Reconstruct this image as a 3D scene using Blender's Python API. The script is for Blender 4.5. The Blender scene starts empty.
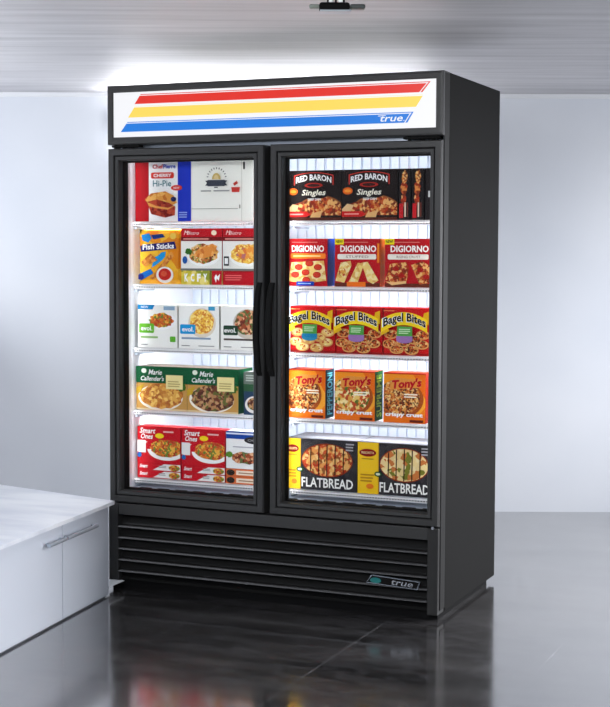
import bpy, bmesh, math, random
from mathutils import Vector, Matrix
random.seed(7)
PI = math.pi
scene = bpy.context.scene
COL = scene.collection

# ------------------------------------------------------------------ camera
YAW, PITCH, ROLL = -0.4058, 0.0686, 0.0035
F = Vector((math.sin(YAW) * math.cos(PITCH), math.cos(YAW) * math.cos(PITCH), -math.sin(PITCH)))
R0 = Vector((math.cos(YAW), -math.sin(YAW), 0)); U0 = R0.cross(F)
RR = R0 * math.cos(ROLL) + U0 * math.sin(ROLL); UU = U0 * math.cos(ROLL) - R0 * math.sin(ROLL)
cam_d = bpy.data.cameras.new('camera'); cam = bpy.data.objects.new('camera', cam_d); COL.objects.link(cam)
M = Matrix((RR, UU, -F)).transposed().to_4x4(); M.translation = Vector((3.0021, -5.0173, 1.3352))
cam.matrix_world = M
cam_d.sensor_fit = 'VERTICAL'; cam_d.sensor_height = 24.0; cam_d.lens = 24.0 * 1471.3 / 707
cam_d.clip_start = .05
scene.camera = cam

# ------------------------------------------------------------------ world, lights, exposure
DWALL = 7.54
CX, CY = 3.0021, -5.0173
RX, RY = math.cos(YAW), -math.sin(YAW)          # room right
FX, FY = math.sin(YAW), math.cos(YAW)           # room forward
def rm(l, d): return (CX + l * RX + d * FX, CY + l * RY + d * FY)

w = bpy.data.worlds.new('world'); scene.world = w; w.use_nodes = True
w.node_tree.nodes['Background'].inputs[0].default_value = (.88, .92, 1.0, 1)
w.node_tree.nodes['Background'].inputs[1].default_value = .85

def area(name, loc, target, sx, sy, power, col=(1, 1, 1), spread=180):
    d = bpy.data.lights.new(name, 'AREA'); d.shape = 'RECTANGLE'; d.size = sx; d.size_y = sy
    d.energy = power; d.color = col; d.spread = math.radians(spread)
    o = bpy.data.objects.new(name, d); COL.objects.link(o); o.location = loc
    o.rotation_euler = (Vector(target) - Vector(loc)).to_track_quat('-Z', 'Y').to_euler()
    return o
lx, ly = rm(-2.05, 6.2)
area('window_daylight', (lx, ly, 1.3), (lx + RX, ly + RY, 2.2), 2.0, 1.3, 29, (.93, .96, 1))
lx, ly = rm(2.62, 5.6)
area('side_fill', (lx, ly, 1.2), (lx - RX, ly - RY, .75), 2.0, 1.4, 68, (.95, .96, 1), 115)  # added unseen fill from the right for the cabinet fronts
lx, ly = rm(2.5, 6.5); tx, ty = rm(1.1, DWALL)
area('back_wall_fill', (lx, ly, 1.15), (tx, ty, .75), .8, 1.3, 14, (.96, .97, 1), 130)  # added unseen wash for the right part of the back wall
lx, ly = rm(-.9, 2.2)
area('room_fill', (lx, ly, 2.0), (.6, .5, .6), 1.6, .5, 60, (.95, .97, 1))  # added frontal fill with no fixture, out of frame
scene.view_settings.view_transform = 'Standard'; scene.view_settings.look = 'None'
scene.view_settings.exposure = 0; scene.view_settings.gamma = 1
scene.view_settings.use_curve_mapping = False

# ------------------------------------------------------------------ materials
def lin(c):
    return tuple(((v / 255) / 12.92 if v / 255 <= .04045 else ((v / 255 + .055) / 1.055) ** 2.4) for v in c) + (1,)
MATS = {}
def mat(name, rgb, rough=.5, metal=0, ior=1.5, spec=.5, emit=None, es=1):
    if name in MATS: return MATS[name]
    m = bpy.data.materials.new(name); m.use_nodes = True; b = m.node_tree.nodes['Principled BSDF']
    b.inputs['Base Color'].default_value = lin(rgb); b.inputs['Roughness'].default_value = rough
    b.inputs['Metallic'].default_value = metal; b.inputs['IOR'].default_value = ior
    b.inputs['Specular IOR Level'].default_value = spec
    if emit: b.inputs['Emission Color'].default_value = lin(emit); b.inputs['Emission Strength'].default_value = es
    MATS[name] = m; return m
def nodes(m):
    nt = m.node_tree; return nt, nt.nodes, nt.links, nt.nodes['Principled BSDF']
def coords(nt, scale=(1, 1, 1), kind='Object', rot=(0, 0, 0)):
    tc = nt.nodes.new('ShaderNodeTexCoord'); mp = nt.nodes.new('ShaderNodeMapping')
    mp.inputs['Scale'].default_value = scale; mp.inputs['Rotation'].default_value = rot
    nt.links.new(tc.outputs[kind], mp.inputs[0]); return mp.outputs[0]
def noise(nt, vec, scale, detail=4, rough=.5):
    n = nt.nodes.new('ShaderNodeTexNoise'); n.inputs['Scale'].default_value = scale
    n.inputs['Detail'].default_value = detail; n.inputs['Roughness'].default_value = rough
    nt.links.new(vec, n.inputs['Vector']); return n.outputs['Fac']
def ramp(nt, fac, stops, interp='LINEAR'):
    r = nt.nodes.new('ShaderNodeValToRGB'); r.color_ramp.interpolation = interp
    e = r.color_ramp.elements
    while len(e) < len(stops): e.new(.5)
    for i, (p, c) in enumerate(stops): e[i].position = p; e[i].color = c
    nt.links.new(fac, r.inputs[0]); return r.outputs[0]
def bump(nt, fac, strength, dist=.01):
    b = nt.nodes.new('ShaderNodeBump'); b.inputs['Strength'].default_value = strength
    b.inputs['Distance'].default_value = dist; nt.links.new(fac, b.inputs['Height']); return b.outputs[0]
def math_n(nt, op, a, b=None, c=None):
    n = nt.nodes.new('ShaderNodeMath'); n.operation = op
    for i, v in enumerate((a, b, c)):
        if v is None: continue
        if isinstance(v, (int, float)): n.inputs[i].default_value = v
        else: nt.links.new(v, n.inputs[i])
    return n.outputs[0]

# wall: pale blue-grey satin paint with soft clouding
m_wall = mat('wall_paint', (200, 205, 214), .5)
nt, N, L, B = nodes(m_wall)
v = coords(nt, (1, 1, 1))
L.new(ramp(nt, noise(nt, v, 1.1, 2), [(.3, lin((188, 193, 202))), (.7, lin((204, 207, 213)))]), B.inputs['Base Color'])
# ceiling: brushed metal sheets
m_ceil = mat('brushed_ceiling', (176, 176, 182), .36, .85)
nt, N, L, B = nodes(m_ceil)
v = coords(nt, (.45, 6, 1))
f1 = noise(nt, v, 2.2, 5, .6)
L.new(ramp(nt, f1, [(.25, lin((168, 167, 171))), (.75, lin((206, 205, 208)))]), B.inputs['Base Color'])
L.new(ramp(nt, f1, [(.2, (.56, .56, .56, 1)), (.8, (.68, .68, .68, 1))]), B.inputs['Roughness'])
# floor: polished dark stone planks with pale veins and thin joints
m_floor = mat('polished_dark_floor', (38, 37, 40), .17, 0, 3.2)
b_ = m_floor.node_tree.nodes['Principled BSDF']; b_.inputs['Coat Weight'].default_value = 1; b_.inputs['Coat IOR'].default_value = 1.85; b_.inputs['Coat Roughness'].default_value = .1
m_floor.node_tree.nodes['Principled BSDF'].inputs['Specular Tint'].default_value = (1, .965, .93, 1)
nt, N, L, B = nodes(m_floor)
v = coords(nt, (1, 1, 1))
sep = nt.nodes.new('ShaderNodeSeparateXYZ'); L.new(v, sep.inputs[0])
def joint(axis, period, off, wd):
    a = math_n(nt, 'ADD', sep.outputs[axis], off); a = math_n(nt, 'DIVIDE', a, period); a = math_n(nt, 'FRACT', a)
    a = math_n(nt, 'SUBTRACT', a, .5); a = math_n(nt, 'ABSOLUTE', a)
    return math_n(nt, 'LESS_THAN', a, wd / period / 2)
jx = joint(0, .66, .33 - .54 + .66, .004); jy = joint(1, 3.3, 1.65 + .38, .004)
jj = math_n(nt, 'MAXIMUM', jx, jy)
jm = math_n(nt, 'MULTIPLY', jj, ramp(nt, noise(nt, v, 2.3, 2), [(.45, (0, 0, 0, 1)), (.62, (1, 1, 1, 1))]))
v2 = coords(nt, (1, 2.2, 1), rot=(0, 0, .5))
vein = ramp(nt, noise(nt, v2, 2.6, 8, .65), [(.46, (0, 0, 0, 1)), (.5, (1, 1, 1, 1)), (.54, (0, 0, 0, 1))])
mott = noise(nt, v2, 1.7, 6, .6)
base = ramp(nt, mott, [(.3, lin((22, 22, 23))), (.75, lin((66, 64, 64)))])
mx = nt.nodes.new('ShaderNodeMix'); mx.data_type = 'RGBA'
L.new(math_n(nt, 'MULTIPLY', vein, .25), mx.inputs['Factor']); L.new(base, mx.inputs['A']); mx.inputs['B'].default_value = lin((105, 104, 108))
mx2 = nt.nodes.new('ShaderNodeMix'); mx2.data_type = 'RGBA'
L.new(math_n(nt, 'MULTIPLY', jm, .3), mx2.inputs['Factor']); L.new(mx.outputs['Result'], mx2.inputs['A']); mx2.inputs['B'].default_value = lin((190, 190, 195))
L.new(mx2.outputs['Result'], B.inputs['Base Color'])
L.new(ramp(nt, mott, [(.3, (.09, .09, .09, 1)), (.75, (.26, .26, .26, 1))]), B.inputs['Roughness'])
L.new(ramp(nt, noise(nt, v2, 2.4, 8, .7), [(.3, (.80, .79, .78, 1)), (.5, (.93, .91, .89, 1)), (.7, (1, .98, .96, 1))]), B.inputs['Specular Tint'])
L.new(bump(nt, noise(nt, v2, 3.2, 3), .03, .01), B.inputs['Normal'])

m_white = mat('white_trim', (240, 242, 245), .4)
m_cabinet = mat('cabinet_front_grey', (208, 214, 224), .35)
m_worktop = mat('pale_worktop', (236, 239, 245), .3)
nt, N, L, B = nodes(m_worktop)
L.new(ramp(nt, noise(nt, coords(nt, (1, 3, 1), rot=(0, 0, .6)), 2.2, 4), [(.35, lin((212, 217, 228))), (.6, lin((240, 243, 248)))]), B.inputs['Base Color'])
m_black = mat('black_powder_coat', (24, 24, 24), .75, spec=.05)
nt, N, L, B = nodes(m_black)
L.new(bump(nt, noise(nt, coords(nt, (1, 1, 1)), 420, 2), .12, .001), B.inputs['Normal'])
m_frame = mat('door_frame_charcoal', (53, 53, 53), .42, spec=.3)
m_post = mat('corner_post_black', (44, 44, 44), .5, spec=.2)
m_louver = mat('grille_satin_black', (30, 30, 30), .3)
m_lip_highlight = mat('louver_lip_highlight', (92, 92, 93), .26, .4)  # lighter than the slats: lip highlight put into the colour
m_dark = mat('gasket_black', (12, 12, 13), .7, spec=.08)
m_chrome = mat('chrome', (205, 208, 212), .18, 1)
m_shade = mat('shelf_gap_shade_grey', (70, 72, 78), .5)
m_handle = mat('satin_handle', (176, 184, 194), .45, .6)
m_steel = mat('brushed_steel', (168, 176, 186), .35, .8)
m_liner = mat('white_liner', (238, 241, 246), .45)
m_rib = mat('duct_panel_pale_blue', (205, 216, 232), .4)
m_wire = mat('white_coated_wire', (236, 236, 238), .4)
m_diode = mat('diode_light', (255, 255, 255), .3, emit=(255, 255, 255), es=1.6)
m_glow_bar = mat('glow_bar_emit', (255, 255, 255), .3, emit=(255, 255, 255), es=120)
# door glass: thin sheet, fresnel sheen over a clear pane
m_glass = bpy.data.materials.new('clear_glass'); m_glass.use_nodes = True
nt = m_glass.node_tree; nt.nodes.clear()
out = nt.nodes.new('ShaderNodeOutputMaterial'); mixs = nt.nodes.new('ShaderNodeMixShader')
tr = nt.nodes.new('ShaderNodeBsdfTransparent'); gl = nt.nodes.new('ShaderNodeBsdfGlossy'); gl.inputs['Roughness'].default_value = .02
fr = nt.nodes.new('ShaderNodeFresnel'); fr.inputs[0].default_value = 1.14
tr.inputs[0].default_value = (.985, .99, .99, 1)
nt.links.new(fr.outputs[0], mixs.inputs[0]); nt.links.new(tr.outputs[0], mixs.inputs[1]); nt.links.new(gl.outputs[0], mixs.inputs[2])
nt.links.new(mixs.outputs[0], out.inputs[0])
def sign_mat(name, rgb, es): return mat(name, (20, 20, 20), .3, emit=rgb, es=es)
SG = dict(w=sign_mat('sign_lit_white', (250, 251, 255), .95), r=sign_mat('sign_lit_red', (228, 38, 20), 1.0),
          y=sign_mat('sign_lit_yellow', (255, 220, 92), 1.0), b=sign_mat('sign_lit_blue', (0, 120, 222), 1.0))

def mottled(name, cols, scale=60, fine=.25):
    if name in MATS: return MATS[name]
    m = mat(name, (200, 100, 50), .6, spec=.12); nt, N, L, B = nodes(m)
    v = coords(nt, (1, 1, 1))
    ns = nt.nodes.new('ShaderNodeTexNoise'); ns.inputs['Scale'].default_value = scale * 1.3; L.new(v, ns.inputs['Vector'])
    va = nt.nodes.new('ShaderNodeVectorMath'); va.operation = 'MULTIPLY_ADD'
    va.inputs[1].default_value = (fine * .06,) * 3; L.new(ns.outputs['Color'], va.inputs[0]); L.new(v, va.inputs[2])
    vo = nt.nodes.new('ShaderNodeTexVoronoi'); vo.inputs['Scale'].default_value = scale; L.new(va.outputs[0], vo.inputs['Vector'])
    s = nt.nodes.new('ShaderNodeSeparateColor'); L.new(vo.outputs['Color'], s.inputs[0])
    n = len(cols)
    L.new(ramp(nt, s.outputs[0], [(i / n, lin(c)) for i, c in enumerate(cols)], 'CONSTANT'), B.inputs['Base Color'])
    return m
PIZZA = mottled('baked_pizza_print', [(176, 52, 22), (216, 134, 64), (120, 44, 20), (230, 176, 106), (190, 84, 38), (146, 44, 22)], 95)
PIZZAY = mottled('cheese_pizza_print', [(232, 196, 110), (205, 90, 40), (244, 222, 160), (222, 160, 70), (96, 110, 40), (190, 70, 35)], 95)
CRUMB = mottled('topping_pizza_print', [(222, 150, 66), (120, 52, 26), (236, 196, 126), (176, 84, 38), (214, 120, 50), (90, 44, 24)], 150)
CHEESE = mottled('melted_cheese_print', [(238, 205, 120), (244, 222, 160), (222, 170, 90)], 70)
SLAB = mottled('flatbread_print', [(232, 156, 80), (206, 84, 40), (244, 200, 130), (186, 58, 28), (150, 86, 36), (234, 176, 100)], 85)
SLABG = mottled('spinach_flatbread_print', [(232, 204, 140), (122, 124, 42), (244, 224, 170), (205, 120, 60), (236, 210, 150), (240, 215, 150)], 55)
MAC = mottled('macaroni_print', [(246, 200, 80), (255, 226, 130), (232, 170, 60), (214, 130, 50)], 130)
STEW = mottled('stew_print', [(190, 110, 50), (110, 130, 50), (226, 170, 90), (120, 50, 30), (232, 200, 150)], 110)
MEAT = mottled('meat_print', [(150, 70, 40), (205, 130, 90), (110, 44, 30), (226, 180, 140), (96, 110, 60)], 90)
STIR = mottled('vegetable_noodle_print', [(214, 120, 40), (180, 60, 30), (236, 180, 70), (110, 130, 50), (200, 90, 40)], 120)
POT = mottled('chicken_potato_print', [(214, 150, 70), (240, 196, 104), (176, 100, 44), (226, 170, 80), (196, 124, 52)], 80)
BEEF = mottled('beef_mushroom_print', [(110, 60, 40), (190, 146, 104), (84, 44, 34), (100, 100, 48), (176, 128, 84)], 88)
ORANGE = mottled('orange_glow_print', [(240, 130, 24), (246, 150, 30), (250, 170, 50), (236, 112, 20)], 14)
BAGC = mottled('golden_bag_print', [(240, 170, 30), (246, 190, 50), (232, 140, 24)], 16)
def K(r, g, b):
    c = [max(0, int((v - 128) * 1.06 + 124)) if v < 245 else v for v in (r, g, b)]
    return mat('print_%02x%02x%02x' % (r, g, b), c, .55, spec=.12)

# ------------------------------------------------------------------ mesh builder
class MB:
    def __init__(s): s.v = []; s.f = []; s.mi = []; s.m = []
    def mid(s, m):
        if m not in s.m: s.m.append(m)
        return s.m.index(m)
    def add(s, vs, fs, m):
        n = len(s.v); k = s.mid(m); s.v += [tuple(p) for p in vs]
        for f in fs: s.f.append([n + i for i in f]); s.mi.append(k)
    def box(s, x0, y0, z0, x1, y1, z1, m, bev=0):
        if bev:
            bm = bmesh.new(); bmesh.ops.create_cube(bm, size=1)
            for q in bm.verts: q.co = Vector(((x0 + x1) / 2 + q.co.x * (x1 - x0), (y0 + y1) / 2 + q.co.y * (y1 - y0), (z0 + z1) / 2 + q.co.z * (z1 - z0)))
            bmesh.ops.bevel(bm, geom=bm.edges[:], offset=bev, segments=2, affect='EDGES', profile=.5)
            bm.verts.index_update()
            s.add([q.co for q in bm.verts], [[q.index for q in f.verts] for f in bm.faces], m); bm.free(); return
        V = [(x, y, z) for z in (z0, z1) for y in (y0, y1) for x in (x0, x1)]
        s.add(V, [(0, 2, 3, 1), (4, 5, 7, 6), (0, 1, 5, 4), (2, 6, 7, 3), (0, 4, 6, 2), (1, 3, 7, 5)], m)
    def prism(s, pts, z0, z1, m):
        n = len(pts)
        a = sum(pts[i][0] * pts[(i + 1) % n][1] - pts[(i + 1) % n][0] * pts[i][1] for i in range(n))
        if a < 0: pts = pts[::-1]
        s.add([(x, y, z0) for x, y in pts] + [(x, y, z1) for x, y in pts],
              [list(range(n))[::-1], list(range(n, 2 * n))] + [(i, (i + 1) % n, n + (i + 1) % n, n + i) for i in range(n)], m)
    def extx(s, prof, x0, x1, m):       # profile of (y,z) extruded along x
        n = len(prof)
        s.add([(x0, y, z) for y, z in prof] + [(x1, y, z) for y, z in prof],
              [list(range(n)), list(range(n, 2 * n))[::-1]] + [(i, n + i, n + (i + 1) % n, (i + 1) % n) for i in range(n)], m)
    def cyl(s, p0, p1, r, m, n=12, r1=None):
        p0, p1 = Vector(p0), Vector(p1); d = (p1 - p0).normalized(); a = d.orthogonal().normalized(); b = d.cross(a)
        r1 = r if r1 is None else r1
        V = [p + (a * math.cos(2 * PI * i / n) + b * math.sin(2 * PI * i / n)) * q for p, q in ((p0, r), (p1, r1)) for i in range(n)]
        s.add(V, [list(range(n))[::-1], list(range(n, 2 * n))] + [(i, (i + 1) % n, n + (i + 1) % n, n + i) for i in range(n)], m)
    def ring(s, x0, z0, x1, z1, prof, m, close=False):    # mitred frame, prof = (inset, y)
        V = []
        for ins, y in prof: V += [(x0 + ins, y, z0 + ins), (x1 - ins, y, z0 + ins), (x1 - ins, y, z1 - ins), (x0 + ins, y, z1 - ins)]
        n = len(prof); Fc = []
        for k in range(n if close else n - 1):
            for i in range(4):
                j = (i + 1) % 4; kk = (k + 1) % n
                Fc.append((4 * k + i, 4 * k + j, 4 * kk + j, 4 * kk + i))
        s.add(V, Fc, m)
    def obj(s, name, parent=None, smooth=False, loc=None):
        me = bpy.data.meshes.new(name); me.from_pydata(s.v, [], s.f)
        for m in s.m: me.materials.append(m)
        for p, k in zip(me.polygons, s.mi): p.material_index = k; p.use_smooth = smooth
        bm = bmesh.new(); bm.from_mesh(me)
        bm.to_mesh(me); bm.free(); me.update()
        o = bpy.data.objects.new(name, me); COL.objects.link(o)
        if parent: o.parent = parent
        if loc: o.location = loc
        return o
def tag(o, label, cat=None, group=None):
    o['label'] = label
    if cat: o['category'] = cat
    if group: o['group'] = group
    return o
def struct(o): o['kind'] = 'structure'; return o
def empty(name, loc, label, cat, rz=0):
    o = bpy.data.objects.new(name, None); COL.objects.link(o); o.location = loc; o.rotation_euler = (0, 0, rz)
    o.empty_display_size = .1
    return tag(o, label, cat)

# ------------------------------------------------------------------ lettering meshes
TC = {}
def glyphs(t, bold=0):
    k = (t, bold)
    if k not in TC:
        c = bpy.data.curves.new('t', 'FONT'); c.body = t; c.size = 1; c.offset = bold; c.resolution_u = 2
        o = bpy.data.objects.new('t', c); COL.objects.link(o)
        bpy.context.view_layer.update()
        me = bpy.data.meshes.new_from_object(o.evaluated_get(bpy.context.evaluated_depsgraph_get()))
        vs = [(p.co.x, p.co.y) for p in me.vertices]; fs = [list(p.vertices) for p in me.polygons]
        bpy.data.objects.remove(o); bpy.data.curves.remove(c); bpy.data.meshes.remove(me)
        x0 = min(p[0] for p in vs); x1 = max(p[0] for p in vs); y0 = min(p[1] for p in vs); y1 = max(p[1] for p in vs)
        TC[k] = ([((x - x0) / (x1 - x0), (y - y0) / (y1 - y0)) for x, y in vs], fs)
    return TC[k]
def letter_pts(t, cx, cy, wd, ht, bold=0, shear=0, arc=0, slope=0, rot=0):
    vs, fs = glyphs(t, bold); o = []
    for a, b in vs:
        x = (a - .5) * wd + b * ht * shear; y = (b - .5) * ht
        y += arc * (1 - (2 * a - 1) ** 2) + slope * (a - .5) * wd
        if rot: x, y = x * math.cos(rot) - y * math.sin(rot), x * math.sin(rot) + y * math.cos(rot)
        o.append((cx + x, cy + y))
    return o, fs

# ------------------------------------------------------------------ printed carton builder (front face at local y=0, x centred, z from 0)
STEP = .0005
class Pack(MB):
    def __init__(s, w, h, d, base, side=None, top=None, body=True):
        super().__init__(); s.w, s.h, s.d = w, h, d; s.lay = 0
        side = side or base
        if body:
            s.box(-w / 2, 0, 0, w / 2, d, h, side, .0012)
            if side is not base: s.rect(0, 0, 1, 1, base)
            if top: s.add([(-w / 2, 0, h + .0003), (w / 2, 0, h + .0003), (w / 2, d, h + .0003), (-w / 2, d, h + .0003)], [(0, 1, 2, 3)], top)
    def _put(s, pts, fs, m):
        s.lay += 1; y = -STEP * s.lay
        s.add([((u - .5) * s.w, y, v * s.h) for u, v in pts], fs, m)
    def poly(s, pts, m):
        n = len(pts)
        a = sum(pts[i][0] * pts[(i + 1) % n][1] - pts[(i + 1) % n][0] * pts[i][1] for i in range(n))
        if a < 0: pts = pts[::-1]
        for ax, lim, sg in ((0, 0, 1), (0, 1, -1), (1, 0, 1), (1, 1, -1)):      # trim print at the carton edges
            o = []; n = len(pts)
            for i in range(n):
                p, q = pts[i], pts[(i + 1) % n]; dp, dq = sg * (p[ax] - lim), sg * (q[ax] - lim)
                if dp >= 0: o.append(p)
                if (dp >= 0) != (dq >= 0):
                    t = dp / (dp - dq); o.append((p[0] + (q[0] - p[0]) * t, p[1] + (q[1] - p[1]) * t))
            pts = o
            if len(pts) < 3: return
        s._put(pts, [list(range(len(pts)))], m)
    def rect(s, u0, v0, u1, v1, m): s.poly([(u0, v0), (u1, v0), (u1, v1), (u0, v1)], m)
    def ell(s, cu, cv, ru, rv, m, a0=0, a1=2 * PI, n=28, wob=0):
        s.poly([(cu + ru * (1 + wob * random.uniform(-1, 1)) * math.cos(a0 + (a1 - a0) * i / n), cv + rv * (1 + wob * random.uniform(-1, 1)) * math.sin(a0 + (a1 - a0) * i / n)) for i in range(n + (a1 - a0 < 6.2))], m)
    def rrect(s, u0, v0, u1, v1, m, r=.03):
        q = r * s.w / s.h; P = []
        for cx, cy, a in ((u1 - r, v1 - q, 0), (u0 + r, v1 - q, 1), (u0 + r, v0 + q, 2), (u1 - r, v0 + q, 3)):
            for k in range(5): t = (a + k / 4) * PI / 2; P.append((cx + r * math.cos(t), cy + q * math.sin(t)))
        s.poly(P, m)
    def text(s, t, cu, cv, wu, hv, m, **k):
        ar = k.pop('arc', 0) * s.h
        pts, fs = letter_pts(t, cu * s.w, cv * s.h, wu * s.w, hv * s.h, arc=ar, **k)
        s._put([(x / s.w, y / s.h) for x, y in pts], fs, m)
    def lines(s, u0, v0, u1, v1, n, m):      # rows of unreadably small print
        for i in range(n):
            vv = v1 - (v1 - v0) * (i + .5) / n; hh = (v1 - v0) / n * .25
            s.rect(u0, vv - hh, u1 - random.uniform(0, .2) * (u1 - u0), vv + hh, m)
    def side(s, m, t=None, tm=None):         # print on the right end panel
        x = s.w / 2 + .0004
        s.add([(x, 0, 0), (x, s.d, 0), (x, s.d, s.h), (x, 0, s.h)], [(0, 1, 2, 3)], m)
        if t:
            pts, fs = letter_pts(t, s.d / 2, s.h / 2, s.h * .86, s.d * .62, bold=.02, rot=PI / 2)
            s.add([(x + .0005, a, b) for a, b in pts], fs, tm)
W_, BK = K(250, 250, 250), K(22, 20, 20)

# ================================================================== STRUCTURE
def slab_lr(name, l0, l1, d0, d1, z0, z1, m):
    b = MB(); c = [rm(l, d) for l, d in ((l0, d0), (l1, d0), (l1, d1), (l0, d1))]
    b.prism(c, z0, z1, m); return struct(b.obj(name))
CEIL = 2.14; DW = 7.54
slab_lr('floor', -2.3, 2.8, .3, DW + .1, -.05, 0, m_floor)
# ceiling keeps its brush direction along the room
b = MB(); b.box(-2.3, .3, 0, 2.8, DW + .1, .06, m_ceil)
ce = struct(b.obj('ceiling')); ce.location = (CX, CY, CEIL); ce.rotation_euler = (0, 0, -YAW)
slab_lr('wall_back', -2.3, 2.8, DW, DW + .1, 0, CEIL, m_wall)
# side walls each with a window opening out of frame; the right one is added
def side_wall(name, l0, l1, d0, d1, wz0, wz1):
    b = MB()
    for a0, a1, z0, z1 in ((.3, d0, 0, CEIL), (d1, DW, 0, CEIL), (d0, d1, 0, wz0), (d0, d1, wz1, CEIL)):
        b.prism([rm(l, d) for l, d in ((l0, a0), (l1, a0), (l1, a1), (l0, a1))], z0, z1, m_wall)
    struct(b.obj(name))
side_wall('wall_left', -2.3, -2.2, 5.2, 7.2, .65, 1.95)
side_wall('wall_right', 2.7, 2.8, 4.6, 7.2, .5, 1.9)
def window(name, l, d0, d1, z0, z1):
    b = MB(); t = .03
    for a0, a1, q0, q1 in ((d0, d0 + t, z0, z1), (d1 - t, d1, z0, z1), (d0, d1, z0, z0 + t), (d0, d1, z1 - t, z1), ((d0 + d1) / 2 - .02, (d0 + d1) / 2 + .02, z0, z1)):
        b.prism([rm(x, d) for x, d in ((l - .03, a0), (l + .03, a0), (l + .03, a1), (l - .03, a1))], q0, q1, m_white)
    struct(b.obj(name))
window('window_1', -2.25, 5.2, 7.2, .65, 1.95)
window('added_window_2', 2.75, 4.6, 7.2, .5, 1.9)  # unseen window, added to go with the side fill
slab_lr('trim_1', -2.2, 2.7, DW - .012, DW, CEIL - .022, CEIL, mat('trim_paint', (206, 208, 212), .5))

# added light bar, hidden behind the freezer, to make the ceiling glow
wl = empty('hidden_glow_bar', (*rm(-.22, DW - .03), 2.0), 'slim white light bar added on the back wall, hidden behind the freezer top', 'light', -YAW)
b = MB(); b.box(-.76, .0, -.02, .84, .03, .02, m_white, .003); b.obj('housing', wl)
b = MB(); b.box(-.74, -.012, -.014, .82, .0, .014, m_glow_bar, .004); b.obj('diffuser', wl)

# ================================================================== FREEZER
W, D, TOP = 1.375, .733, 1.98
fz = empty('display_freezer', (0, 0, 0), 'tall black two-door glass display freezer with lit striped header sign', 'freezer')
# cabinet shell
b = MB()
b.box(-.0, .075, .024, .022, D, TOP, m_black, .003); b.box(W - .022, .075, .024, W, D, TOP, m_black, .003)
b.box(.03, .08, 1.78, W - .03, D, TOP - .002, m_black); b.box(.03, .08, .06, W - .03, D, .36, m_black)
b.box(.03, D - .03, .3, W - .03, D, 1.9, m_black)
b.box(.03, .075, 1.715, W - .03, .12, 1.79, m_black); b.box(.03, .075, .33, W - .03, .10, .378, m_black)
b.obj('cabinet_shell', fz)
# liner
b = MB(); z0, z1 = .378, 1.76
b.box(.022, .1, z0, .028, D - .03, z1, m_liner); b.box(W - .028, .1, z0, W - .022, D - .03, z1, m_liner)
b.box(.028, D - .05, z0, W - .028, D - .03, z1, m_liner); b.box(.028, .1, z1 - .02, W - .028, D - .05, z1, m_liner)
b.obj('liner', fz)
b = MB(); b.box(.028, .1, .3605, W - .028, D - .05, .384, m_rib)
for i in range(16): b.box(.07 + i * .08, .115, .384, .12 + i * .08, .135, .388, m_dark)
b.obj('deck_pan', fz)
b = MB(); b.box(.028, D - .066, .384, W - .028, D - .052, 1.74, m_rib)
x = .04
while x < W - .065:
    b.box(x, D - .074, .39, x + .034, D - .066, 1.735, m_rib, .003); x += .041
b.obj('duct_panel', fz)
# posts with light strips
for x0, x1 in ((.022, .038), (W - .038, W - .022)):
    b = MB(); b.box(x0, .0765, .385, x1, .100, 1.73, m_dark, .002); p = b.obj('mullion_post', fz)
    if x0 < .1:
        for i in range(22):
            z = .44 + i * .059
            d = MB(); d.box(x1 - .001, .080, z, x1 + .002, .088, z + .008, m_diode, .001); d.obj('diode', p)
b = MB(); b.box(.662, .078, .385, .714, .115, 1.73, m_dark, .002); cp = b.obj('mullion_post', fz)
for x0, x1 in ((.656, .662), (.714, .720)):
    d = MB(); d.box(x0, .100, .40, x1, .108, 1.70, m_diode, .001); d.obj('light_strip', cp)
INT = (.97, .985, 1)
for xx, tx, pw in ((.034, .3, .4), (W - .034, W - .3, .5), (.650, .40, .8), (.727, .97, .8)):
    area('interior_strip_light', (xx, .128, 1.06), (tx, .40, 1.06), .012, 1.28, pw, INT)
for zz in (1.735, 1.43, 1.18, .925, .672):
    for xx in (.34, 1.035):
        area('shelf_fill', (xx, .20, zz), (xx, .62, zz - .17), .56, .012, 2.0, INT)  # added fill under each shelf to brighten the back panel

# header
b = MB(); b.ring(0, 1.752, W, TOP, [(0, .075), (0, .007), (.004, .001), (.010, 0), (.024, 0), (.028, .004), (.028, .03)], m_frame)
b.add([(0, .075, 1.752), (W, .075, 1.752), (W, .075, TOP), (0, .075, TOP)], [(0, 1, 2, 3)], m_frame)
hd = b.obj('header', fz)
def flat(b, pts, y, m):
    b.add([(x, y, z) for x, z in pts], [list(range(len(pts)))], m)
b = MB(); flat(b, [(.027, 1.78), (W - .027, 1.78), (W - .027, 1.953), (.027, 1.953)], .006, SG['w'])
b.add([(.027, .02, 1.78), (W - .027, .02, 1.78), (W - .027, .02, 1.953), (.027, .02, 1.953)], [(3, 2, 1, 0)], SG['w'])
sp = b.obj('sign_panel', hd)
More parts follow.
